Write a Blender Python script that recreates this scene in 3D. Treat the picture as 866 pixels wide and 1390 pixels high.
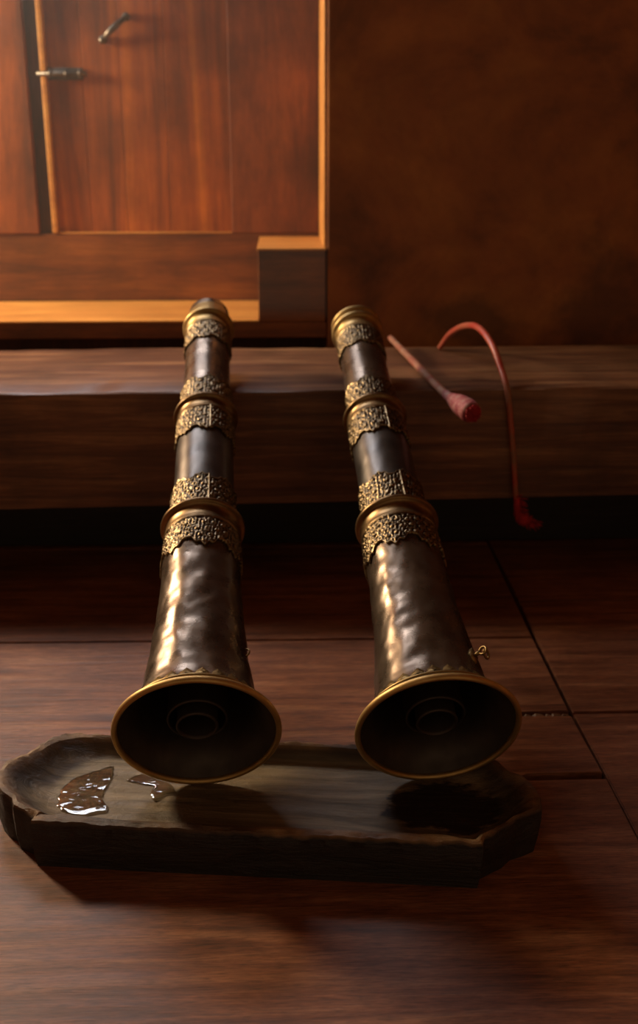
import bpy, bmesh, math, random
from mathutils import Vector, Matrix, noise
random.seed(4)
S = bpy.context.scene
for o in list(bpy.data.objects): bpy.data.objects.remove(o)
COL = S.collection
PI = math.pi
R = math.radians

# ------------------------------------------------------------------ camera
cam_d = bpy.data.cameras.new('camera'); cam = bpy.data.objects.new('camera', cam_d); COL.objects.link(cam)
cam_d.sensor_fit = 'VERTICAL'; cam_d.sensor_height = 36.0; cam_d.lens = 1400 * 36 / 1390
cam_d.shift_y = -45 / 1390
cam.location = (0, 0, 0.87); cam.rotation_euler = (R(90 - 18), 0, R(-2.0))
cam_d.dof.use_dof = True; cam_d.dof.focus_distance = 1.32
cam_d.dof.aperture_fstop = cam_d.lens / 1000 / 0.009
cam_d.clip_start = 0.02
S.camera = cam

# ------------------------------------------------------------------ world, lights, exposure
w = bpy.data.worlds.new('world'); S.world = w; w.use_nodes = True
bg = w.node_tree.nodes['Background']; bg.inputs[0].default_value = (1.0, 0.68, 0.42, 1); bg.inputs[1].default_value = 0.20
def area(name, loc, target, sx, sy, power, color, spread=180):
    l = bpy.data.lights.new(name, 'AREA'); l.shape = 'RECTANGLE'; l.size = sx; l.size_y = sy
    l.energy = power; l.color = color; l.spread = R(spread)
    o = bpy.data.objects.new(name, l); COL.objects.link(o); o.location = loc
    o.rotation_euler = (Vector(target) - Vector(loc)).to_track_quat('-Z', 'Y').to_euler()
    return o
area('window_daylight', (-1.84, 2.60, 1.22), (0.1, 1.45, 0.20), 0.28, 0.46, 58, (1.0, 0.79, 0.50))
area('high_window_daylight', (-0.62, 2.74, 1.56), (-0.15, 1.2, 0.0), 0.8, 0.36, 9.5, (0.90, 0.92, 1.0))
S.view_settings.view_transform = 'Standard'; S.view_settings.look = 'None'
S.view_settings.exposure = 0.28; S.view_settings.gamma = 1.0; S.view_settings.use_curve_mapping = False

# ------------------------------------------------------------------ helpers
def link(name, me, mat=None, parent=None, smooth=False):
    o = bpy.data.objects.new(name, me); COL.objects.link(o)
    if mat: me.materials.append(mat)
    if parent: o.parent = parent
    if smooth:
        for p in me.polygons: p.use_smooth = True
    return o
def obj(name, bm, mat=None, parent=None, smooth=False, kind=None):
    bmesh.ops.recalc_face_normals(bm, faces=bm.faces)
    me = bpy.data.meshes.new(name); bm.to_mesh(me); bm.free()
    o = link(name, me, mat, parent, smooth)
    if kind: o['kind'] = kind
    return o
def thing(name, label, cat, loc=(0, 0, 0), group=None):
    o = bpy.data.objects.new(name, None); COL.objects.link(o); o.location = loc; o.empty_display_size = .05
    o['label'] = label; o['category'] = cat
    if group: o['group'] = group
    return o
def tag(o, label, cat, group=None):
    o['label'] = label; o['category'] = cat
    if group: o['group'] = group
    return o
def box(bm, a, b, bev=0.0, seg=1):
    x0, y0, z0 = a; x1, y1, z1 = b
    vs = [bm.verts.new(p) for p in ((x0,y0,z0),(x1,y0,z0),(x1,y1,z0),(x0,y1,z0),(x0,y0,z1),(x1,y0,z1),(x1,y1,z1),(x0,y1,z1))]
    fs = [bm.faces.new([vs[i] for i in f]) for f in ((0,3,2,1),(4,5,6,7),(0,1,5,4),(1,2,6,5),(2,3,7,6),(3,0,4,7))]
    if bev > 0:
        es = list({e for f in fs for e in f.edges})
        bmesh.ops.bevel(bm, geom=es, offset=bev, segments=seg, profile=.6, affect='EDGES')
def tube(bm, pts, rad, n=12, cap=True):
    """sweep a circle along points; rad float or list"""
    pts = [Vector(p) for p in pts]
    rings = []; prev = None
    for i, p in enumerate(pts):
        t = (pts[min(i+1, len(pts)-1)] - pts[max(i-1, 0)]).normalized()
        if prev is None: u = t.orthogonal().normalized()
        else: u = (prev - t * prev.dot(t)).normalized()
        prev = u; v = t.cross(u)
        r = rad[i] if isinstance(rad, (list, tuple)) else rad
        rings.append([bm.verts.new(p + (u*math.cos(2*PI*k/n) + v*math.sin(2*PI*k/n)) * r) for k in range(n)])
    for a, b in zip(rings, rings[1:]):
        for k in range(n): bm.faces.new((a[k], a[(k+1) % n], b[(k+1) % n], b[k]))
    if cap:
        bm.faces.new(rings[0]); bm.faces.new(rings[-1][::-1])
def catmull(pts, per=8):
    P = [Vector(p) for p in pts]; P = [2*P[0]-P[1]] + P + [2*P[-1]-P[-2]]; out = []
    for i in range(1, len(P)-2):
        for k in range(per):
            t = k/per; a, b, c, d = P[i-1:i+3]
            out.append(0.5*((2*b)+(c-a)*t+(2*a-5*b+4*c-d)*t*t+(3*b-a-3*c+d)*t**3))
    out.append(P[-2]); return out
def interp(prof, t):
    if t <= prof[0][0]: return prof[0][1]
    for (a, ra), (b, rb) in zip(prof, prof[1:]):
        if t <= b: return ra + (rb-ra)*(t-a)/(b-a)
    return prof[-1][1]

# ------------------------------------------------------------------ materials
def mat(name):
    m = bpy.data.materials.new(name); m.use_nodes = True; nt = m.node_tree
    return m, nt, nt.nodes['Principled BSDF']
def N(nt, t, **kw):
    n = nt.nodes.new(t)
    for k, v in kw.items():
        if k.startswith('i_'): n.inputs[k[2:].replace('_', ' ')].default_value = v
        else: setattr(n, k, v)
    return n
def ramp(nt, fac, stops):
    r = nt.nodes.new('ShaderNodeValToRGB'); e = r.color_ramp.elements
    while len(e) < len(stops): e.new(.5)
    for el, (p, c) in zip(e, stops): el.position = p; el.color = (*c, 1)
    nt.links.new(fac, r.inputs[0]); return r.outputs[0]
def coords(nt, scale, rot=(0, 0, 0)):
    tc = nt.nodes.new('ShaderNodeTexCoord'); mp = nt.nodes.new('ShaderNodeMapping')
    mp.inputs['Scale'].default_value = scale; mp.inputs['Rotation'].default_value = rot
    nt.links.new(tc.outputs['Object'], mp.inputs[0]); return mp.outputs[0]
def noise_(nt, co, scale, detail=6, rough=.6, dist=0.0):
    n = N(nt, 'ShaderNodeTexNoise'); n.inputs['Scale'].default_value = scale; n.inputs['Detail'].default_value = detail
    n.inputs['Roughness'].default_value = rough; n.inputs['Distortion'].default_value = dist
    nt.links.new(co, n.inputs['Vector']); return n.outputs['Fac']
def mixc(nt, fac, a, b, mode='MIX'):
    m = nt.nodes.new('ShaderNodeMix'); m.data_type = 'RGBA'; m.blend_type = mode
    for s, v in ((0, fac), (6, a), (7, b)):
        if hasattr(v, 'is_linked'): nt.links.new(v, m.inputs[s])
        else: m.inputs[s].default_value = v if s == 0 else (*v, 1)
    return m.outputs[2]
def bump(nt, bs, h, strength, dist, prev=None):
    b = nt.nodes.new('ShaderNodeBump'); b.inputs['Strength'].default_value = strength; b.inputs['Distance'].default_value = dist
    nt.links.new(h, b.inputs['Height'])
    if prev: nt.links.new(prev, b.inputs['Normal'])
    nt.links.new(b.outputs[0], bs.inputs['Normal']); return b.outputs[0]
def wood(name, dark, mid, light, grain=(1, 12, 12), scale=3.0, rough=(.35, .6), bmp=.3, blotch=.5, spec=.5, fc=1.0):
    m, nt, bs = mat(name)
    co = coords(nt, grain); c1 = coords(nt, (1, 1, 1))
    g = noise_(nt, co, scale, 8, .65, .6)
    col = ramp(nt, g, [(.3, dark), (.5, mid), (.72, light)])
    bl = noise_(nt, c1, 4.0, 5, .6)
    blr = ramp(nt, bl, [(.32, (1-blotch,)*3), (.62, (1, 1, 1))])
    col = mixc(nt, 1.0, col, blr, 'MULTIPLY')
    ff = noise_(nt, coords(nt, tuple(c*1.3 for c in grain)), scale*7, 5, .75, .3)
    col = mixc(nt, 1.0, col, ramp(nt, ff, [(.34, (1-.58*fc,)*3), (.5, (1-.12*fc,)*3), (.66, (1+.25*fc,)*3)]), 'MULTIPLY')
    nt.links.new(col, bs.inputs['Base Color'])
    rr = N(nt, 'ShaderNodeMapRange'); rr.inputs['To Min'].default_value = rough[0]; rr.inputs['To Max'].default_value = rough[1]
    nt.links.new(bl, rr.inputs[0]); nt.links.new(rr.outputs[0], bs.inputs['Roughness'])
    bs.inputs['Specular IOR Level'].default_value = spec
    fine = noise_(nt, co, scale*4, 6, .7)
    b = bump(nt, bs, g, bmp, .004); bump(nt, bs, fine, bmp*.6, .0015, b)
    return m
M = {}
M['floor'] = wood('floor_wood', (.12,.036,.015), (.26,.088,.037), (.41,.17,.078), (1.2, 16, 14), 3.2, (.36,.62), .5, .45, .5)
M['floor_dark'] = wood('floor_gap_and_beam_shade', (.008,.005,.004), (.012,.007,.005), (.015,.01,.008))
M['splinter'] = wood('raw_wood', (.18,.10,.06), (.3,.17,.10), (.4,.25,.16), (2, 30, 30), 6)
M['beam'] = wood('beam_wood', (.09,.030,.013), (.17,.066,.026), (.36,.17,.070), (.8, 9, 16), 3.0, (.35,.55), .3, .55, fc=.5)
M['door'] = wood('door_wood', (.10,.026,.007), (.40,.090,.011), (.72,.21,.020), (7, 7, .5), 1.5, (.4,.6), .2, .55, fc=.3)
M['rail'] = wood('rail_wood', (.09,.024,.006), (.22,.060,.010), (.34,.105,.015), (.8, 9, 9), 2.2, (.35,.55), .2, .45, fc=.4)
M['lit_wood'] = wood('lit_yellow_wood', (.42,.15,.025), (.58,.23,.04), (.70,.32,.06), (1.2, 8, 8), 2.0, (.4,.6), .15, .2, fc=.3)  # lit sill, jamb and strips: the light is put into a paler colour
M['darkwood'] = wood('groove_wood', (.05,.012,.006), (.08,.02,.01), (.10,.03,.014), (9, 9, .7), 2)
# back wall plaster
m, nt, bs = mat('red_brown_plaster'); c1 = coords(nt, (1, 1, 1))
n1 = noise_(nt, c1, 3.2, 7, .62, .4); n2 = noise_(nt, c1, 14, 6, .6)
col = ramp(nt, n1, [(.28, (.10,.032,.010)), (.48, (.33,.105,.024)), (.72, (.50,.19,.038))])
col = mixc(nt, .35, col, ramp(nt, n2, [(.3, (.3,.3,.3)), (.7, (1,1,1))]), 'MULTIPLY')
tcw = N(nt, 'ShaderNodeTexCoord')
for cx_, cz_, sx_, sz_ in ((.80, .50, 7.5, 6.0), (.46, .45, 7.0, 14.0), (.97, .95, 6, 4)):      # dark blotches broken up by noise
    a_ = N(nt, 'ShaderNodeVectorMath', operation='SUBTRACT'); a_.inputs[1].default_value = (cx_, 2.52, cz_); nt.links.new(tcw.outputs['Object'], a_.inputs[0])
    b_ = N(nt, 'ShaderNodeVectorMath', operation='MULTIPLY'); b_.inputs[1].default_value = (sx_, 0, sz_); nt.links.new(a_.outputs[0], b_.inputs[0])
    l_ = N(nt, 'ShaderNodeVectorMath', operation='LENGTH'); nt.links.new(b_.outputs[0], l_.inputs[0])
    s_ = N(nt, 'ShaderNodeMath', operation='MULTIPLY_ADD'); s_.inputs[1].default_value = 2.0; nt.links.new(noise_(nt, c1, 9, 5, .65), s_.inputs[0]); nt.links.new(l_.outputs['Value'], s_.inputs[2])
    r_ = N(nt, 'ShaderNodeMapRange'); r_.inputs['From Min'].default_value = 1.5; r_.inputs['From Max'].default_value = 2.1; r_.inputs['To Min'].default_value = .6; r_.inputs['To Max'].default_value = 0; nt.links.new(s_.outputs[0], r_.inputs[0])
    col = mixc(nt, r_.outputs[0], col, (.06,.022,.010))
nt.links.new(col, bs.inputs['Base Color']); bs.inputs['Roughness'].default_value = .55
b = bump(nt, bs, n1, .3, .012); bump(nt, bs, n2, .25, .003, b); M['plaster'] = m
# tray
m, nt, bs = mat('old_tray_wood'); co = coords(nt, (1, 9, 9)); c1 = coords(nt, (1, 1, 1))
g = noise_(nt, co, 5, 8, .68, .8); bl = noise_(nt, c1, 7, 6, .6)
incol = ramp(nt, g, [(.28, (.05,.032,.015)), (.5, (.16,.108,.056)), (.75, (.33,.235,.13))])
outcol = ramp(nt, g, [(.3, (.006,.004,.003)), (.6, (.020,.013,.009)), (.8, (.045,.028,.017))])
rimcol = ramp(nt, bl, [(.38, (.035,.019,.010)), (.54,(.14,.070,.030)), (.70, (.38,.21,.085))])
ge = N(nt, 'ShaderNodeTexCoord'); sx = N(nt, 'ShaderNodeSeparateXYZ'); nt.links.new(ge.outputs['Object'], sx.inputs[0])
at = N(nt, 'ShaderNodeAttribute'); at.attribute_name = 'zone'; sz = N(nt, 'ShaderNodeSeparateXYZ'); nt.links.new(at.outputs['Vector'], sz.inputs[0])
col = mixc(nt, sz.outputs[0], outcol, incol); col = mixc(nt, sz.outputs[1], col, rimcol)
# scorch mark and right bell's shadow, painted dark in the right half
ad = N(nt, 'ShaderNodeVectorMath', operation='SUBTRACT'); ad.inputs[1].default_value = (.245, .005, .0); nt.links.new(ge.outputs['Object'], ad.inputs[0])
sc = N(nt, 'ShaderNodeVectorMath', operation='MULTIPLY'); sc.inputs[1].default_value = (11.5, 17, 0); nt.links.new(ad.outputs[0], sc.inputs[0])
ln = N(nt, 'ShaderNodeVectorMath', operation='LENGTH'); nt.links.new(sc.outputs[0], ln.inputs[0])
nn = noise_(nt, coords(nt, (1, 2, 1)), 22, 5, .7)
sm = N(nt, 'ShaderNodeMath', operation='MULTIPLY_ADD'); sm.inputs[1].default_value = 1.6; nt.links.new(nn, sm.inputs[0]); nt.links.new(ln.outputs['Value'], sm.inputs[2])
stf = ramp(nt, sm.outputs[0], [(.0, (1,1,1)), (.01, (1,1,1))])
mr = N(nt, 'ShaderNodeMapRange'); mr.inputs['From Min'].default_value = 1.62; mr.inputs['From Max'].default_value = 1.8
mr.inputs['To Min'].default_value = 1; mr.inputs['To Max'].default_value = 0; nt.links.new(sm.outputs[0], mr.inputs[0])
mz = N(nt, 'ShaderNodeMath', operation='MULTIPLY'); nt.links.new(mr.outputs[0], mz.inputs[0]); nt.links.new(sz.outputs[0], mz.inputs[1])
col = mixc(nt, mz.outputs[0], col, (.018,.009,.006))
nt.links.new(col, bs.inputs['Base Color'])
rr = N(nt, 'ShaderNodeMapRange'); rr.inputs['To Min'].default_value = .35; rr.inputs['To Max'].default_value = .68; nt.links.new(bl, rr.inputs[0])
nt.links.new(rr.outputs[0], bs.inputs['Roughness'])
b = bump(nt, bs, g, .8, .006); bump(nt, bs, noise_(nt, c1, 55, 6, .7), .7, .003, b); M['tray'] = m
# metals
def metal(name, c0, c1_, rough=(.22, .42), dent=0.0, fine=.15, dscale=28, scale=16, metallic=.92):
    m, nt, bs = mat(name); c = coords(nt, (1, 1, 1))
    n1 = noise_(nt, c, scale, 6, .62, .5)
    nt.links.new(ramp(nt, n1, [(.32, c0), (.66, c1_)]), bs.inputs['Base Color'])
    bs.inputs['Metallic'].default_value = metallic
    rr = N(nt, 'ShaderNodeMapRange'); rr.inputs['From Min'].default_value = .3; rr.inputs['From Max'].default_value = .7
    rr.inputs['To Min'].default_value = rough[0]; rr.inputs['To Max'].default_value = rough[1]
    nt.links.new(noise_(nt, c, scale*1.7, 6, .6), rr.inputs[0]); nt.links.new(rr.outputs[0], bs.inputs['Roughness'])
    b = bump(nt, bs, noise_(nt, c, 170, 4, .6), fine, .0006)
    if dent:
        v = N(nt, 'ShaderNodeTexVoronoi', feature='SMOOTH_F1'); v.inputs['Scale'].default_value = dscale; nt.links.new(c, v.inputs['Vector'])
        bump(nt, bs, v.outputs['Distance'], dent, .004, b)
    return m
M['horn'] = metal('dark_bronze', (.080,.050,.030), (.160,.108,.070), (.20,.38), .35, .2, metallic=.68)
M['horn_grey'] = metal('grey_bronze', (.055,.043,.035), (.115,.092,.074), (.28,.42), .12, .12, metallic=.7)
M['brass'] = metal('aged_brass', (.20,.12,.045), (.42,.27,.10), (.34,.5), 0, .2)
M['collar'] = metal('brown_brass', (.13,.075,.032), (.30,.18,.075), (.30,.46), 0, .2)
M['brass_band'] = metal('engraved_brass', (.14,.09,.042), (.30,.205,.10), (.26,.42), 0, .2)
nt = M['brass_band'].node_tree; bs = nt.nodes['Principled BSDF']; at = N(nt, 'ShaderNodeAttribute'); at.attribute_name = 'relief'
old = bs.inputs['Base Color'].links[0].from_socket
nt.links.new(mixc(nt, 1.0, old, ramp(nt, at.outputs['Fac'], [(.05, (.10,.08,.07)), (.75, (1,1,1))]), 'MULTIPLY'), bs.inputs['Base Color'])
M['rim'] = metal('rim_brass', (.40,.24,.08), (.62,.40,.15), (.42,.55), 0, .15)
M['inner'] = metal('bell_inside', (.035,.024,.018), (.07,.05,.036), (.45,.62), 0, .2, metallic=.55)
M['iron'] = metal('dark_iron', (.05,.045,.04), (.16,.13,.10), (.35,.5), 0, .2)
# sticks
m, nt, bs = mat('pinkish_rod'); c = coords(nt, (1, 1, 1))
nt.links.new(ramp(nt, noise_(nt, c, 30, 5, .65), [(.36, (.30,.065,.04)), (.5, (.34,.14,.08)), (.66, (.38,.21,.13))]), bs.inputs['Base Color']); bs.inputs['Roughness'].default_value = .45; M['rod'] = m
m, nt, bs = mat('red_painted_cane'); c = coords(nt, (1, 1, 1))
nt.links.new(ramp(nt, noise_(nt, c, 14, 5, .65), [(.35, (.40,.035,.022)), (.5, (.42,.09,.045)), (.68, (.26,.12,.06))]), bs.inputs['Base Color']); bs.inputs['Roughness'].default_value = .38; M['cane'] = m
m, nt, bs = mat('red_cloth'); c = coords(nt, (1, 1, 1))
nt.links.new(ramp(nt, noise_(nt, c, 60, 5, .65), [(.35, (.22,.007,.010)), (.65, (.52,.025,.028))]), bs.inputs['Base Color']); bs.inputs['Roughness'].default_value = .9
bump(nt, bs, noise_(nt, c, 140, 5, .7), .6, .003); M['cloth'] = m
m, nt, bs = mat('padded_tip'); c = coords(nt, (1, 1, 1))
nt.links.new(ramp(nt, noise_(nt, c, 70, 5, .65), [(.38, (.22,.018,.026)), (.52, (.32,.08,.07)), (.68, (.37,.19,.15))]), bs.inputs['Base Color']); bs.inputs['Roughness'].default_value = .7
bump(nt, bs, noise_(nt, c, 90, 5, .7), .5, .003); M['pad'] = m
# liquid
m, nt, bs = mat('spilled_liquid'); c = coords(nt, (1, 1, 1))
bs.inputs['Base Color'].default_value = (.9,.85,.7,1); bs.inputs['Transmission Weight'].default_value = 1; bs.inputs['IOR'].default_value = 1.5; bs.inputs['Coat Weight'].default_value = 1; bs.inputs['Coat IOR'].default_value = 1.6; bs.inputs['Coat Roughness'].default_value = .03; bs.inputs['Roughness'].default_value = .04
bump(nt, bs, noise_(nt, coords(nt, (1, 1.6, 1)), 42, 1.5, .5, .4), .8, .0017); M['liquid'] = m
# daylight pane
m, nt, bs = mat('daylight_pane'); bs.inputs['Emission Color'].default_value = (.85,.9,1,1); bs.inputs['Emission Strength'].default_value = 6
bs.inputs['Base Color'].default_value = (.1,.1,.1,1); M['pane'] = m

# ------------------------------------------------------------------ floor
bm = bmesh.new(); box(bm, (-1.9, -.6, -.06), (1.7, 2.9, -.02)); obj('floor', bm, M['floor_dark'], kind='structure')
def plank(poly, name='floor'):
    bm = bmesh.new(); n = len(poly)
    top = [bm.verts.new((x, y, 0)) for x, y in poly]; bot = [bm.verts.new((x, y, -.022)) for x, y in poly]
    bm.faces.new(top); bm.faces.new(bot[::-1])
    for i in range(n): bm.faces.new((top[i], bot[i], bot[(i+1) % n], top[(i+1) % n]))
    es = [e for e in bm.edges if all(abs(v.co.z) < 1e-6 for v in e.verts)]
    bmesh.ops.bevel(bm, geom=es, offset=.0016, segments=2, affect='EDGES')
    return bm
g = .0026
planks = [
 [(-1.9, 1.74+g), (.458-g, 1.713+g), (.465-g, 2.179-g), (-1.9, 2.179-g)],
 [(-1.9, 2.179+g), (.465-g, 2.179+g), (.468-g, 2.9), (-1.9, 2.9)],
 [(-1.9, .70), (.462-g, .70), (.4615-g, 1.2650), (.400, 1.2640), (.345, 1.262), (.333, 1.272), (.345, 1.283), (.400, 1.2830), (.460-g, 1.2810), (.4565-g, 1.4370), (.345, 1.4380), (.335, 1.445), (.345, 1.4530), (.4565-g, 1.4520), (.458-g, 1.713-g), (-1.9, 1.74-g)],
 [(.462+g, .70), (1.7, .70), (1.7, 1.4455-g), (.457+g, 1.4455-g)],
 [(.457+g, 1.4455+g), (1.7, 1.4455+g), (1.7, 1.877-g), (.463+g, 1.868-g)],
 [(.463+g, 1.868+g), (1.7, 1.877+g), (1.7, 2.9), (.47+g, 2.9)],
 [(-1.9, .3), (.462-g, .3), (.462-g, .70-g*2), (-1.9, .70-g*2)],
 [(.462+g, .3), (1.7, .3), (1.7, .70-g*2), (.462+g, .70-g*2)],
 [(-1.9, -.6), (1.7, -.6), (1.7, .3-g*2), (-1.9, .3-g*2)],
]
for p in planks: obj('floor', plank(p), M['floor'], kind='structure')
bm = bmesh.new(); random.seed(3)
for x, l, r in ((.378, .016, .0035), (.390, .026, .0045), (.412, .014, .003), (.420, .022, .0042), (.437, .018, .0028)):
    tube(bm, [(x, 1.4415, -.006), (x+l*.3, 1.4425, -.003), (x+l*.7, 1.4420, -.0035), (x+l, 1.4412, -.006)], [r*.3, r, r*.8, r*.2], 7)
for v in bm.verts: v.co += Vector((0, noise.noise(v.co*300)*.0012, noise.noise(v.co*260+Vector((5,0,0)))*.0012))
tag(obj('wood_splinter', bm, M['splinter']), 'pale row of splintered wood lying in the short floor gap right of the horns', 'wood splinter')

# ------------------------------------------------------------------ walls
YF, YP, XN = 2.52, 2.86, .108
def sbox(name, a, b, mt, bev=0.0, **k):
    bm = bmesh.new(); box(bm, a, b, bev, 2); return obj(name, bm, mt, kind='structure', **k)
sbox('wall_back', (XN, YF, -.02), (1.7, YP+.06, 2.6), M['plaster'], .004)
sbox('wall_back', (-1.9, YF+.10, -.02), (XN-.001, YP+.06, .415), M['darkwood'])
sbox('wall_back', (-1.9, YP+.03, .415), (XN-.001, YP+.06, 2.6), M['darkwood'])
sbox('wall_left', (-1.95, -.6, -.02), (-1.9, YP+.06, 2.6), M['plaster'])
sbox('wall_right', (1.7, -.6, -.02), (1.75, YP+.06, 2.6), M['plaster'])
sbox('ceiling', (-1.95, -.6, 2.6), (1.75, YP+.06, 2.65), M['beam'])
# jamb edge (lining of the recess, its lit look painted pale)
sbox('trim_1', (XN-.008, YF+.004, .632), (XN-.0005, YP, 2.4), M['lit_wood'], .002)
# sill and the face below it
sbox('trim_2', (-1.9, YF, .4165), (XN-.002, YF+.12, .4545), M['rail'], .002)
sbox('trim_3', (-1.9, YF-.003, .4548), (-.060, YP-.002, .4605), M['lit_wood'], .002)
# corner block
sbox('trim_4', (-.059, YF-.002, .4548), (XN-.004, YP-.002, .626), M['rail'], .003)
sbox('trim_5', (-.061, YF-.004, .6262), (XN-.002, YP-.002, .632), M['lit_wood'], .002)
# ------------------------------------------------------------------ door
door = bpy.data.objects.new('door_1', None); COL.objects.link(door); door.location = (-.38, YP, .4606); door['kind'] = 'structure'
def dbox(name, a, b, mt, bev=.002, par=None):
    bm = bmesh.new(); box(bm, a, b, bev, 2)
    o = obj(name, bm, mt, par or door)
    if not par: o.matrix_parent_inverse = Matrix.Translation(-Vector(door.location))
    return o
dbox('stile', (-1.895, YP-.004, .6400), (-.649, YP+.028, 2.4), M['door'], .004)
dbox('groove', (-.649, YP+.012, .641), (-.615, YP+.028, 2.4), M['darkwood'], .0)
dbox('bead', (-.615, YP-.004, .641), (-.599, YP+.028, 2.4), M['lit_wood'], .004)
dbox('rail', (-1.895, YP, .4606), (XN-.0085, YP+.028, .6395), M['rail'], .002)
dbox('bead', (-.599, YP-.001, .6397), (-.135, YP+.014, .6435), M['lit_wood'], .0015)
for a, b in ((-.5985, -.512), (-.511, -.415), (-.414, -.300), (-.299, -.1355)):
    dbox('panel_board', (a, YP+.014, .6436), (b, YP+.028, 2.4), M['door'], .001)
M['stile_brown'] = wood('brown_stile_wood', (.07,.018,.008), (.20,.048,.012), (.34,.09,.018), (6, 6, .9), 2.0, (.4,.6), .2, .55, fc=.3)
dbox('stile', (-.135, YP-.001, .6400), (XN-.0085, YP+.028, 2.4), M['stile_brown'], .003)
# bolt and ring latch on the door
def dpart(name, bm, mt, par=None):
    o = obj(name, bm, mt, door if par is None else par, True)
    if par is None: o.matrix_parent_inverse = Matrix.Translation(-Vector(door.location))
    return o
bm = bmesh.new(); box(bm, (-.600, YP+.0085, 1.026), (-.508, YP+.0135, 1.056), .0015)
tube(bm, [(-.624, YP-.001, 1.041), (-.498, YP-.001, 1.041)], .0065, 12)
for x in (-.59, -.55, -.515): tube(bm, [(x, YP+.002, 1.030), (x, YP-.008, 1.041), (x, YP+.002, 1.052)], .004, 8)
dpart('bolt', bm, M['iron'])
bm = bmesh.new(); tube(bm, [(-.452, YP+.002, 1.122), (-.425, YP-.012, 1.146), (-.390, YP+.0, 1.176)], [.006, .009, .006], 10)
for s in ((-.452, 1.122), (-.390, 1.176)):
    bmesh.ops.create_uvsphere(bm, u_segments=10, v_segments=8, radius=.011, matrix=Matrix.Translation((s[0], YP+.004, s[1])))
dpart('latch', bm, M['iron'])

# window high on the left wall and one above the door recess (light sources of the room)
def window(name, a, b, fr):
    x0, y0, z0 = a; x1, y1, z1 = b
    bm = bmesh.new(); box(bm, a, b); p = obj(name, bm, M['pane'], kind='structure')
    return p
window('window_1', (-1.898, 2.42, .96), (-1.892, 2.78, 1.48), .04)

window('window_2', (-1.02, 2.79, 1.38), (-.22, 2.80, 1.76), .04)
for nm, a, b in (('trim_6', (-1.06, 2.775, 1.34), (-.18, 2.858, 1.38)), ('trim_7', (-1.06, 2.775, 1.76), (-.18, 2.858, 1.80)), ('trim_8', (-1.06, 2.775, 1.3805), (-1.022, 2.858, 1.7595)), ('trim_9', (-.218, 2.775, 1.3805), (-.18, 2.858, 1.7595))):
    sbox(nm, a, b, M['rail'], .003)
# ------------------------------------------------------------------ haze in the room (fine dust and incense smoke)
bm = bmesh.new(); box(bm, (-1.89, 2.27, .5), (.10, 2.515, 2.5)); hz = obj('haze', bm, None, kind='stuff')
m = bpy.data.materials.new('thin_haze'); m.use_nodes = True; nt = m.node_tree; nt.nodes.clear()
ou = nt.nodes.new('ShaderNodeOutputMaterial'); vs_ = nt.nodes.new('ShaderNodeVolumeScatter'); vs_.inputs['Density'].default_value = .13; vs_.inputs['Anisotropy'].default_value = .3
vs_.inputs['Color'].default_value = (1, .84, .66, 1); nt.links.new(vs_.outputs[0], ou.inputs['Volume']); hz.data.materials.append(m)
tag(hz, 'thin smoky haze drifting in the light before the wooden door', 'haze')
# ------------------------------------------------------------------ beam (step) behind the horns
bt = thing('timber_beam', 'massive dark brown timber beam the two horns lean on, running across the picture', 'beam', (0, 2.2, 0))
def wl(o, root):
    o.matrix_parent_inverse = Matrix.Translation(-Vector(root.location)); return o
bm = bmesh.new()
NX, NYs = 90, 10
prof = []
y0, y1 = 1.98, 2.425
def beam_pt(x, k):
    zb = .176 + .012*x; zt = .4105 + .002*x
    loop = [(y0, zb), (y0, zb+.5*(zt-zb)), (y0, zt-.005), (y0+.0015, zt-.0015), (y0+.005, zt), (y0+.15, zt), (y0+.3, zt), (y1-.008, zt), (y1, zt-.008), (y1, zb), (y0+.2, zb)]
    y, z = loop[k]
    q = Vector((x*3, y*9, z*9)); d = noise.noise(q)*.0022 + noise.noise(q*4)*.0012
    if k in (2, 3, 4): d += noise.noise(Vector((x*14, 3.1, k*.2)))*.0035 - .001
    if k in (7, 8): return (x, y + d*2.5, z + d)
    if k in (5, 6): return (x, y, z + d*.35)
    return (x, y - d*.3 + (abs(d) if k in (3, 4) else 0), z + (-abs(d) if k in (3, 4) else 0))
rings = [[bm.verts.new(beam_pt(-1.89 + i*3.55/NX, k)) for k in range(11)] for i in range(NX+1)]
for a, b in zip(rings, rings[1:]):
    for k in range(11): bm.faces.new((a[k], b[k], b[(k+1) % 11], a[(k+1) % 11]))
bm.faces.new(rings[0][::-1]); bm.faces.new(rings[-1])
bo = wl(obj('beam', bm, M['beam'], bt, True), bt); bo.data.set_sharp_from_angle(angle=R(25))
bm = bmesh.new(); box(bm, (-1.89, 2.20, 0.0), (1.66, 2.23, .172), .003); wl(obj('beam_shade_board', bm, M['floor_dark'], bt), bt)  # near-black colour stands for the shade under the beam
for x in (-1.25, 1.35):
    bm = bmesh.new(); box(bm, (x-.09, 2.02, 0), (x+.09, 2.16, .165), .004); wl(obj('foot_block', bm, M['beam'], bt), bt)

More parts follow.
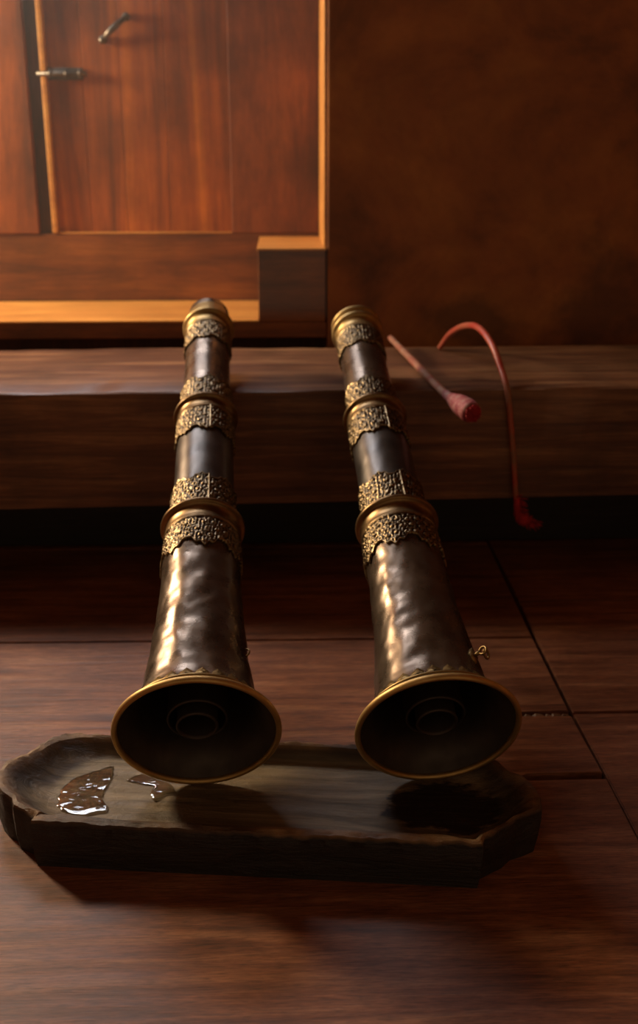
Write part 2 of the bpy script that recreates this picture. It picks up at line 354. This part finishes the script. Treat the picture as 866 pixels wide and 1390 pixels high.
# ------------------------------------------------------------------ tray
ang = math.atan2(1.040-1.102, .555)
TC = Vector((-.035, 1.172, 0)); RT = Matrix.Rotation(-ang, 3, 'Z')
tray = thing('wooden_tray', 'old dark carved wooden tray with notched corners on the floor under both horn bells', 'tray', TC); tray.rotation_euler = (0, 0, ang)
def tl(x, y): v = RT @ (Vector((x, y, 0)) - TC); return (v.x, v.y)
outer = [(-.322,1.102),(-.318,1.115),(-.334,1.126),(-.352,1.136),(-.357,1.150),(-.372,1.160),(-.384,1.176),(-.391,1.205),(-.386,1.232),(-.376,1.244),(-.364,1.252),(-.356,1.268),(-.344,1.296),(-.320,1.310),(-.299,1.318),(-.25,1.308),(-.10,1.292),(.041,1.277),(.15,1.262),(.225,1.248),(.272,1.238),(.289,1.226),(.298,1.200),(.312,1.186),(.322,1.170),(.328,1.140),(.322,1.108),(.304,1.098),(.286,1.091),(.272,1.076),(.252,1.064),(.240,1.056),(.235,1.040),(.14,1.051),(.043,1.062),(-.10,1.077),(-.21,1.089)]
crest = [(-.298,1.122),(-.318,1.135),(-.336,1.158),(-.352,1.185),(-.360,1.205),(-.352,1.235),(-.336,1.256),(-.310,1.284),(-.27,1.296),(-.24,1.293),(-.10,1.278),(.041,1.263),(.15,1.248),(.235,1.238),(.272,1.210),(.296,1.165),(.296,1.120),(.270,1.092),(.222,1.058),(.043,1.078),(-.10,1.093),(-.22,1.106)]
floor_ = [(-.272,1.140),(-.292,1.160),(-.305,1.185),(-.318,1.210),(-.316,1.240),(-.298,1.262),(-.268,1.278),(-.235,1.280),(-.10,1.268),(.041,1.254),(.15,1.240),(.215,1.224),(.248,1.190),(.258,1.160),(.250,1.125),(.225,1.088),(.19,1.076),(.043,1.092),(-.10,1.107),(-.21,1.120)]
def resamp(poly, n):
    P = [Vector(tl(*p)) for p in poly]; P.append(P[0].copy())
    L = [0]
    for a, b in zip(P, P[1:]): L.append(L[-1] + (b-a).length)
    out = []; j = 0
    for i in range(n):
        s = L[-1]*i/n
        while L[j+1] < s: j += 1
        out.append(P[j].lerp(P[j+1], (s-L[j])/(L[j+1]-L[j])))
    return out
NT = 420
O = resamp(outer, NT)
def match(poly):      # for every outer point the point of the inner loop in the same direction, relaxed
    Q = resamp(poly, 1600); res = []
    # a long spine keeps the rays about square to the sides
    for p in O:
        sp = Vector((max(-.24, min(.20, p.x)), 0.0)); d = (p - sp).normalized(); best = None
        for q in Q:
            v = q - sp; c = abs(v.x*d.y - v.y*d.x)
            if v.dot(d) > 0 and (best is None or c < best[0]): best = (c, q)
        res.append(best[1])
    return res
Cr, Fl = match(crest), match(floor_)
for i, p in enumerate(O):
    k_ = 1 - .5*max(min(1, max(0, (p.y+.02)/.05)), min(1, max(0, (abs(p.x)-.24)/.05)))
    Cr[i] = O[i].lerp(Cr[i], k_)
def rimz(p): return .0665 - .05*max(0, p.y)*1.0 + .004*max(0., -p.x-.25)*10
bm = bmesh.new(); zl = bm.verts.layers.float_vector.new('zone')
loops = []
def nz(p, s, a, o=0): return noise.noise(Vector((p.x*s, p.y*s, o)))*a
def mk(zone, f):
    ring = []
    for i in range(NT):
        v = bm.verts.new(f(i)); v[zl] = zone; ring.append(v)
    loops.append(ring)
def lerp2(a, b, t): return a.lerp(b, t)
def rag(i): # chipped edge
    p = O[i]; return nz(p, 75, .0035) + nz(p, 22, .003, 3)
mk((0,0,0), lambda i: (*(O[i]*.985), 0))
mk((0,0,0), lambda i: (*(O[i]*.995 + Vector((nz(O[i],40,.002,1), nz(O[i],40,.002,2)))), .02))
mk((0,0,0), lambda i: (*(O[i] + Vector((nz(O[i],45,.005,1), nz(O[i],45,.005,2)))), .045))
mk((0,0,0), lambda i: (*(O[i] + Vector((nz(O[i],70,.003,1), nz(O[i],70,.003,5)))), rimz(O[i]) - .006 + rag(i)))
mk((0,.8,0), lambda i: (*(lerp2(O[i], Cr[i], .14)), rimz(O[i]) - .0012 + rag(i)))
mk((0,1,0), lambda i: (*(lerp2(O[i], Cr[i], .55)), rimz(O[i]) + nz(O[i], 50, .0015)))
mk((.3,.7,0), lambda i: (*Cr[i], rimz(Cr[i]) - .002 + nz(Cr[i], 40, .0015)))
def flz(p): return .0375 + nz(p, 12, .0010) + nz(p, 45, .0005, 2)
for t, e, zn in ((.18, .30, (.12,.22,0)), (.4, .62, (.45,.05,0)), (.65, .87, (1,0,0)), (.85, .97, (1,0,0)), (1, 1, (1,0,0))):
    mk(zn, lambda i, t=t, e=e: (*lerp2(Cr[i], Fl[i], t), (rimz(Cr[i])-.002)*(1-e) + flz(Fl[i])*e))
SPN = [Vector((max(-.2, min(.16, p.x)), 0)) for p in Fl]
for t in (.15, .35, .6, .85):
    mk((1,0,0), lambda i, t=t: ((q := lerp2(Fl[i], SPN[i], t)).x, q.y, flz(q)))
for a, b in zip(loops, loops[1:]):
    for i in range(NT): bm.faces.new((a[i], a[(i+1) % NT], b[(i+1) % NT], b[i]))
bm.faces.new(loops[0][::-1]); bm.faces.new(loops[-1])
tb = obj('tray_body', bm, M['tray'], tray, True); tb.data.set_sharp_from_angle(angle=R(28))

# liquid on the tray
def puddle(pts, h, name, label, seed):
    c = Vector((sum(p[0] for p in pts)/len(pts), sum(p[1] for p in pts)/len(pts)))
    P = [Vector((p[0]-c.x, p[1]-c.y, 0)) for p in pts]; P = catmull(P + [P[0]], 10)[:-1]; n = len(P)
    bm = bmesh.new(); R_ = []
    for s, z in ((1.0, -.0005), (.985, .0006), (.94, .0014), (.86, .0018), (.6, .0018), (.3, .0016)):
        ring = []
        for i, p in enumerate(P):
            j = 1 + .10*noise.noise(Vector((p.x*90+seed, p.y*90, 0)))
            q = p*s*j; ring.append(bm.verts.new((q.x, q.y, h + z + (noise.noise(Vector((q.x*70, q.y*110, seed)))*.0006 if s < .99 else 0))))
        R_.append(ring)
    for a, b in zip(R_, R_[1:]):
        for i in range(n): bm.faces.new((a[i], a[(i+1) % n], b[(i+1) % n], b[i]))
    bm.faces.new(R_[0][::-1]); bm.faces.new(R_[-1])
    o = obj(name, bm, M['liquid'], None, True); o.location = (c.x, c.y, 0); tag(o, label, 'puddle'); return o
puddle([(-.300,1.160),(-.310,1.195),(-.300,1.230),(-.275,1.250),(-.245,1.262),(-.243,1.225),(-.248,1.190),(-.235,1.160),(-.265,1.150)], .0375, 'puddle', 'shiny pool of liquid at the left end of the carved tray', 1)
puddle([(-.224,1.228),(-.205,1.242),(-.185,1.232),(-.160,1.216),(-.150,1.196),(-.165,1.190),(-.176,1.178),(-.185,1.196),(-.178,1.212),(-.195,1.222)], .0375, 'puddle', 'small thin wet streak under the left horn bell', 5)

# ------------------------------------------------------------------ horns
def revolve(prof, n=128, dent=0.0, seed=0, closed=False, a0=0, a1=2*PI):
    """prof: list of (t, r) ; axis is local +Z"""
    bm = bmesh.new(); rings = []
    for t, r in prof:
        ring = []
        for k in range(n):
            a = 2*PI*k/n; rr = r
            if dent:
                q = Vector((math.cos(a)*r*30, math.sin(a)*r*30, t*30)) + Vector((seed, 0, 0))
                rr += (noise.noise(q)*.55 + noise.noise(q*2.3)*.35 + noise.noise(q*.5)*.4) * dent
            ring.append(bm.verts.new((math.cos(a)*rr, math.sin(a)*rr, t)))
        rings.append(ring)
    for a, b in zip(rings, rings[1:]):
        for k in range(n): bm.faces.new((a[k], b[k], b[(k+1) % n], a[(k+1) % n]))
    if closed:
        a, b = rings[-1], rings[0]
        for k in range(n): bm.faces.new((a[k], b[k], b[(k+1) % n], a[(k+1) % n]))
    return bm
def dense(prof, step):
    out = []
    for (a, ra), (b, rb) in zip(prof, prof[1:]):
        m = max(1, int(abs(b-a)/step))
        for i in range(m): out.append((a+(b-a)*i/m, ra+(rb-ra)*i/m))
    out.append(prof[-1]); return out
def torus_prof(t, r, a, b, n=14):
    return [(t + a*math.cos(2*PI*i/n), r + b*math.sin(2*PI*i/n)) for i in range(n)]
def scroll(u, v, cell, seed=0):
    """relief of curling vines and beads, u along the circumference, v along the axis (metres)"""
    h = 0.0
    row = math.floor(v/cell + .5); off = .5*(row % 2)
    col = math.floor(u/cell - off + .5)
    cx_, cy_ = (col+off)*cell, row*cell
    du, dv = (u-cx_)/cell, (v-cy_)/cell
    rho = math.hypot(du, dv); ph = math.atan2(dv, du); sgn = 1 if (col+row) % 2 else -1
    h = .5 + .5*math.cos(ph*sgn - rho*11.5 + seed)
    h = h**1.2 * .85
    bead = max(0, 1 - (rho/.20)**2); h = max(h, bead*1.2)
    # small beads strung between the curls
    du2, dv2 = (u/cell*2.6) % 1 - .5, (v/cell*2.6) % 1 - .5
    b2_ = max(0, 1 - (du2*du2+dv2*dv2)/.11)
    if rho > .34: h = max(h*.7, b2_*.95)
    h += .15*noise.noise(Vector((u*260, v*260, seed)))
    return max(0., min(1.3, h))
def band(base, width, sgn, rfun, lobes, depth, amp=.0026, cell=.0145, rot=0.0, seed=0, n=380, thick=.0018, seam=None):
    """engraved collar band: straight edge at t=base, scalloped edge at base+sgn*width"""
    bm = bmesh.new(); nv = 34; rings = []; rl = bm.verts.layers.float.new('relief')
    for k in range(n):
        a = 2*PI*k/n; x = ((a+rot)*lobes/(2*PI)) % 1.0
        s = abs(2*x-1)                      # 1 at cusps, 0 mid-lobe
        edge = width + depth*((1-s)**.7 - .5) + depth*.12*math.cos(4*PI*(2*x-1))
        line = []
        for j in range(nv+1):
            f = j/nv; t = base + sgn*edge*f; r = rfun(t)
            dist_e = (1-f)*edge; dist_b = f*edge
            if dist_e < .0030: h = 1.0 if dist_e > .0006 else .6
            elif dist_b < .0024: h = .9
            else:
                h = scroll(a*r, t, cell, seed)
                if dist_e < .0042 or dist_b < .0036: h *= .3
            if seam is not None and abs(((a-seam+PI) % (2*PI))-PI)*r < .0012: h = 1.3
            line.append(bm.verts.new((math.cos(a)*(r+thick+h*amp), math.sin(a)*(r+thick+h*amp), t))); line[-1][rl] = h
        t = base + sgn*edge; r = rfun(t) - .001
        line.append(bm.verts.new((math.cos(a)*r, math.sin(a)*r, t)))
        line.insert(0, bm.verts.new((math.cos(a)*(rfun(base)-.001), math.sin(a)*(rfun(base)-.001), base)))
        rings.append(line)
    for i in range(n):
        a, b = rings[i], rings[(i+1) % n]
        for j in range(len(a)-1): bm.faces.new((a[j], a[j+1], b[j+1], b[j]))
    return bm
def horn(label, loc, elev, az, t2, t1, tcap, tend, rot, seed, hook=False):
    root = thing('ceremonial_horn', label, 'horn', loc, 'long brass horns leaning on the beam')
    e, z = R(elev), R(az)
    n = Vector((math.sin(z)*math.cos(e), math.cos(z)*math.cos(e), math.sin(e))); x = n.cross(Vector((0, 0, 1))).normalized(); y = n.cross(x)
    root.rotation_mode = 'QUATERNION'; root.rotation_quaternion = Matrix((x, y, n)).transposed().to_quaternion()
    k = .98
    # bell: outer sleeve up to the big collar
    P1 = [(.0015,.1065),(.006,.1055),(.013,.099),(.024,.0895),(.038,.0825),(.056,.0775),(.085,.0735),(.125,.0690),(.18,.0640),(.25,.0605),(.32,.0585),(t2-.02,.0565),(t2,.0560)]
    f1 = lambda t: interp(P1, t)
    obj('bell', revolve(dense(P1, .006), 150, .0024, seed), M['horn'], root, True)
    inn = [(.0018,.1058),(.008,.100),(.018,.091),(.030,.084),(.05,.077),(.08,.070),(.12,.064),(.20,.057),(.30,.053)]
    obj('bell_lining', revolve([(p.x, p.y) for p in catmull([(a, b, 0) for a, b in inn], 6)], 96), M['inner'], root, True)
    obj('bell_rim', revolve(torus_prof(.0022, .1066, .0052, .0040), 160, closed=True), M['rim'], root, True)
    for r, t0 in ((.0395, .024), (.0270, .013)):
        p = [(.30, r), (t0+.004, r), (t0, r+.0012), (t0-.0022, r), (t0-.0020, r-.0022), (t0+.003, r-.003), (.30, r-.003)]
        obj('inner_tube', revolve(dense(p, .02), 72), M['inner'], root, True)
    # leaf trim round the neck
    bm = bmesh.new(); nl = 26
    for q in range(nl):
        a0 = 2*PI*q/nl; ring = []
        for uu, vv, hh in ((-1,0,0), (-.75,.5,.0), (0,1,0), (.75,.5,0), (1,0,0), (-.35,.35,1), (.35,.35,1), (0,.72,.8), (0,.05,1)):
            a = a0 + uu*PI/nl*.96; t = .0265 + vv*.016; r = f1(t) + .0012 + hh*.0018
            ring.append(bm.verts.new((math.cos(a)*r, math.sin(a)*r, t)))
        for f in ((0,5,1), (1,5,7), (1,7,2), (2,7,3), (3,7,6), (3,6,4), (0,8,5), (8,6,5), (8,4,6), (5,6,7)):
            bm.faces.new([ring[j] for j in f])
    bmesh.ops.solidify(bm, geom=bm.faces[:], thickness=.0009)
    obj('leaf_trim', bm, M['brass'], root, False)
    obj('neck_ring', revolve(torus_prof(.0200, f1(.020)+.0022, .002, .0014), 120, closed=True), M['brass'], root, True)
    # collars (turned rings), dished towards the bell
    def collar(t, rin, rout, h, mt=M['collar']):
        p = [(t-h, rin-.001), (t-h, rin+.0030), (t-h+.0012, rin+.0042), (t-h+.0032, rin+.0042), (t-h+.0046, rin+.0026), (t-h*.60, rin+.0018), (t-h*.38, rin+.0020), (t-.0095, rin+.0034), (t-.0075, rout-.0040), (t-.0070, rout-.0012), (t-.0050, rout-.0002), (t-.0028, rout), (t-.0008, rout-.0004), (t+.0006, rout-.0020), (t+.0010, rin+.0040), (t+.006, rin+.002), (t+.0075, rin-.003)]
        obj('collar', revolve(p, 128), mt, root, True)
    collar(t2, f1(t2)+.001, .0672, .036)
    P2 = [(t2-.02,.0520),(t2+.03,.0505),(t1-.02,.0485),(t1,.0480)]; f2 = lambda t: interp(P2, t)
    obj('middle_tube', revolve(dense(P2, .008), 120, .0006, seed+9), M['horn_grey'], root, True)
    collar(t1, f2(t1)+.001, .0582, .034)
    P3 = [(t1-.02,.0450),(t1+.03,.0445),(tcap,.0425),(tend-.03,.041)]; f3 = lambda t: interp(P3, t)
    obj('upper_tube', revolve(dense(P3, .008), 110, .0003, seed+4), M['horn'], root, True)
    # engraved bands
    g_ = .0
    obj('engraved_band', band(t2-.035, .056, -1, f1, 7, .022, rot=rot, seed=seed), M['brass_band'], root, True)
    obj('engraved_band', band(t2+.006, .066, 1, f2, 8, .014, rot=rot+.3, seed=seed+1, seam=-PI/2+.22), M['brass_band'], root, True)
    obj('engraved_band', band(t1-.032, .062, -1, f2, 8, .014, rot=rot+.2, seed=seed+2, seam=-PI/2+.22), M['brass_band'], root, True)
    obj('engraved_band', band(t1+.006, .060, 1, f3, 8, .012, rot=rot+.1, seed=seed+3), M['brass_band'], root, True)
    obj('engraved_band', band(tcap-.032, .060, -1, f3, 8, .010, rot=rot+.4, seed=seed+4), M['brass_band'], root, True)
    # mouth cap: two rolled rings and a dome
    L_ = tend - tcap
    p = [(tcap-.034,.0415),(tcap-.034,.0455),(tcap-.030,.0458),(tcap-.027,.0445),(tcap-.018,.0442),(tcap-.006,.0452),(tcap-.003,.0495),(tcap-.001,.0522),(tcap+.004,.0527),(tcap+.007,.0518),(tcap+.009,.0480)]
    if hook: p += [(tcap+.012,.0455),(tcap+.020,.0455),(tcap+.022,.0496),(tcap+.025,.0514),(tcap+.029,.0512),(tcap+.032,.0485),(tcap+.036,.0430),(tcap+L_*.72,.0380)]
    else: p += [(tcap+.012,.0462),(tcap+.022,.0458),(tcap+.034,.0440),(tcap+.037,.0425),(tcap+.041,.0432),(tcap+.045,.0420),(tcap+.060,.0370),(tcap+.074,.0310)]
    p += [(tend-.006,.0240),(tend,.0150),(tend,.0110),(tend-.010,.0095),(tend-.03,.0085)]
    obj('mouth_cap', revolve(p, 110), M['brass'], root, True)
    # hanging ring near the bell
    a = R(-44) if hook else R(-28); tt = .078
    r = f1(tt); d = Vector((math.cos(a), math.sin(a), 0)); tv = Vector((-math.sin(a), math.cos(a), 0)); zv = Vector((0, 0, 1))
    if hook:
        bm = bmesh.new()
        c = d*(r+.0016)+zv*tt
        for q in ((-1,-1),(1,-1),(1,1),(-1,1)): pass
        vs = []
        for h in (-.003, .002):
            for i in range(4):
                aa = PI/2*i; vs.append(bm.verts.new(c + d*h + (tv*math.cos(aa)*.009 + zv*math.sin(aa)*.014)))
        for f in ((0,1,2,3),(7,6,5,4),(0,4,5,1),(1,5,6,2),(2,6,7,3),(3,7,4,0)): bm.faces.new([vs[i] for i in f])
        tube(bm, [c, c + d*.012], .0028, 10)
        eye = c + d*.016
        pts = [eye + (d*math.cos(q)+zv*math.sin(q))*.0055 for q in [2*PI*i/14 for i in range(15)]]
        tube(bm, pts, .0017, 8, False)
        ho = obj('ring_bracket', bm, M['brass'], root, True)
        bm = bmesh.new(); c2 = eye + d*.0045 - zv*.001 + Vector((.001, .006, -.003))
        pts = [c2 + (tv*math.cos(q)*.9+(Vector((0,.6,-.6)))*math.sin(q))*.0065 for q in [2*PI*i/20 for i in range(21)]]
        tube(bm, pts, .0017, 8, False); obj('hanging_ring', bm, M['brass'], ho, True)
    else:
        bm = bmesh.new(); c = d*(r-.001)+zv*.105
        pts = [c + d*math.sin(q)*.006 + zv*math.cos(q)*.006 for q in [PI*i/8 for i in range(9)]]
        tube(bm, pts, .0014, 8); obj('eyelet', bm, M['brass'], root, True)
    return root
horn('left dark bronze horn with engraved brass bands, bell over the middle of the tray', (-.1175, 1.1765, .1408), 21.40, -2.155, .398, .699, 1.002, 1.093, 0.1, 3)
horn('right dark bronze horn with small hanging ring beside its bell, leaning on the beam', (.1977, 1.1763, .1395), 21.95, -2.987, .398, .686, .970, 1.027, 0.55, 17, True)

# ------------------------------------------------------------------ drum beaters on the beam
b1 = thing('drum_beater', 'pinkish wooden beater with red padded tip, jutting straight out over the beam edge', 'drum beater', (.30, 1.98, .409))
pts = catmull([(.2525, 2.405, .4350), (.2625, 2.31, .4318), (.2745, 2.20, .4281), (.2970, 1.985, .4200), (.3095, 1.885, .4172)], 8)
bm = bmesh.new(); n = len(pts); tube(bm, pts, [.0068 + .0012*min(1, i/(n*.5)) + .0006*noise.noise(Vector((i*.3, 0, 0))) for i in range(n)], 14)
wl(obj('handle', bm, M['rod'], b1, True), b1)
ax = (Vector((.3365, 1.762, .4145)) - Vector((.3080, 1.90, .4172))).normalized(); a0 = Vector((.3075, 1.90, .4172))
bm = bmesh.new(); L = .137
rr = [(0,.0088),(.08,.0098),(.16,.0085),(.26,.0125),(.42,.0165),(.60,.0195),(.78,.0208),(.92,.0198),(.98,.0180)]
tube(bm, [a0 + ax*L*s for s, r in rr], [r for s, r in rr], 28)
for v in bm.verts:
    v.co += Vector([noise.noise(v.co*90 + Vector((k*7, 0, 0)))*.0016 for k in range(3)])
pad = wl(obj('padded_tip', bm, M['pad'], b1, True), b1)
bm = bmesh.new()
random.seed(8)
tube(bm, [a0 + ax*L*.975, a0 + ax*L*1.0, a0+ax*L*1.01], [.0160, .0145, .006], 20)
side = ax.cross(Vector((0, 0, 1))).normalized(); up_ = side.cross(ax)
for i in range(70):
    q = random.uniform(0, 2*PI); s = .0145*math.sqrt(random.random())
    p = a0 + ax*L*.985 + (side*math.cos(q)+up_*math.sin(q))*s
    tube(bm, [p, p + ax*.006 + Vector([random.uniform(-.002, .002) for _ in range(3)])], [.0019, .0008], 5)
o = obj('cloth_end', bm, M['cloth'], pad, True)
o['label'] = 'dark red frayed cloth end'

b2 = thing('drum_beater', 'hooked red cane beater arching over the beam and hanging down its front', 'drum beater', (.44, 1.98, .409))
pts = catmull([(.366, 2.38, .4160), (.380, 2.325, .4580), (.3955, 2.235, .4910), (.4095, 2.14, .5032), (.4233, 2.06, .4822), (.4332, 2.01, .4441), (.4400, 1.972, .4078), (.449, 1.968, .3488), (.459, 1.966, .273), (.4655, 1.965, .215), (.470, 1.964, .1797), (.472, 1.962, .168)], 9)
bm = bmesh.new(); n = len(pts)
tube(bm, pts, [.0062 + .0012*math.sin(min(1, i/(n*.6))*PI) - .0012*(i/n) + .0004*noise.noise(Vector((i*.35, 0, 0))) for i in range(n)], 14)
wl(obj('cane', bm, M['cane'], b2, True), b2)
bm = bmesh.new(); random.seed(5)
T0 = Vector((.4705, 1.963, .186))
cp = catmull([T0, (.4725, 1.962, .163), (.479, 1.961, .147), (.489, 1.960, .140), (.500, 1.959, .1385), (.507, 1.959, .139)], 6)
n = len(cp); tube(bm, cp, [(.0062, .0075, .0125, .0130, .0085, .0030)[min(5, int(i/(n-1)*5))]*(1-(i/(n-1)*5)%1) + (.0062, .0075, .0125, .0130, .0085, .0030)[min(5, int(i/(n-1)*5)+1)]*((i/(n-1)*5)%1) for i in range(n)], 20)
for v in bm.verts: v.co += Vector([noise.noise(v.co*110 + Vector((k*7, 3, 0)))*.0022 for k in range(3)])
for i in range(110):
    f = random.random()*.9; p = cp[int(f*(n-1))]; d = Vector([random.uniform(-1, 1) for _ in range(3)]).normalized(); d.z -= .3; d.x += .35
    tube(bm, [p + d*.006, p + d*.013, p + d*.0165 + Vector((.002, 0, -.001))], [.0016, .0011, .0005], 5)
wl(obj('cloth_tuft', bm, M['cloth'], b2, True), b2)
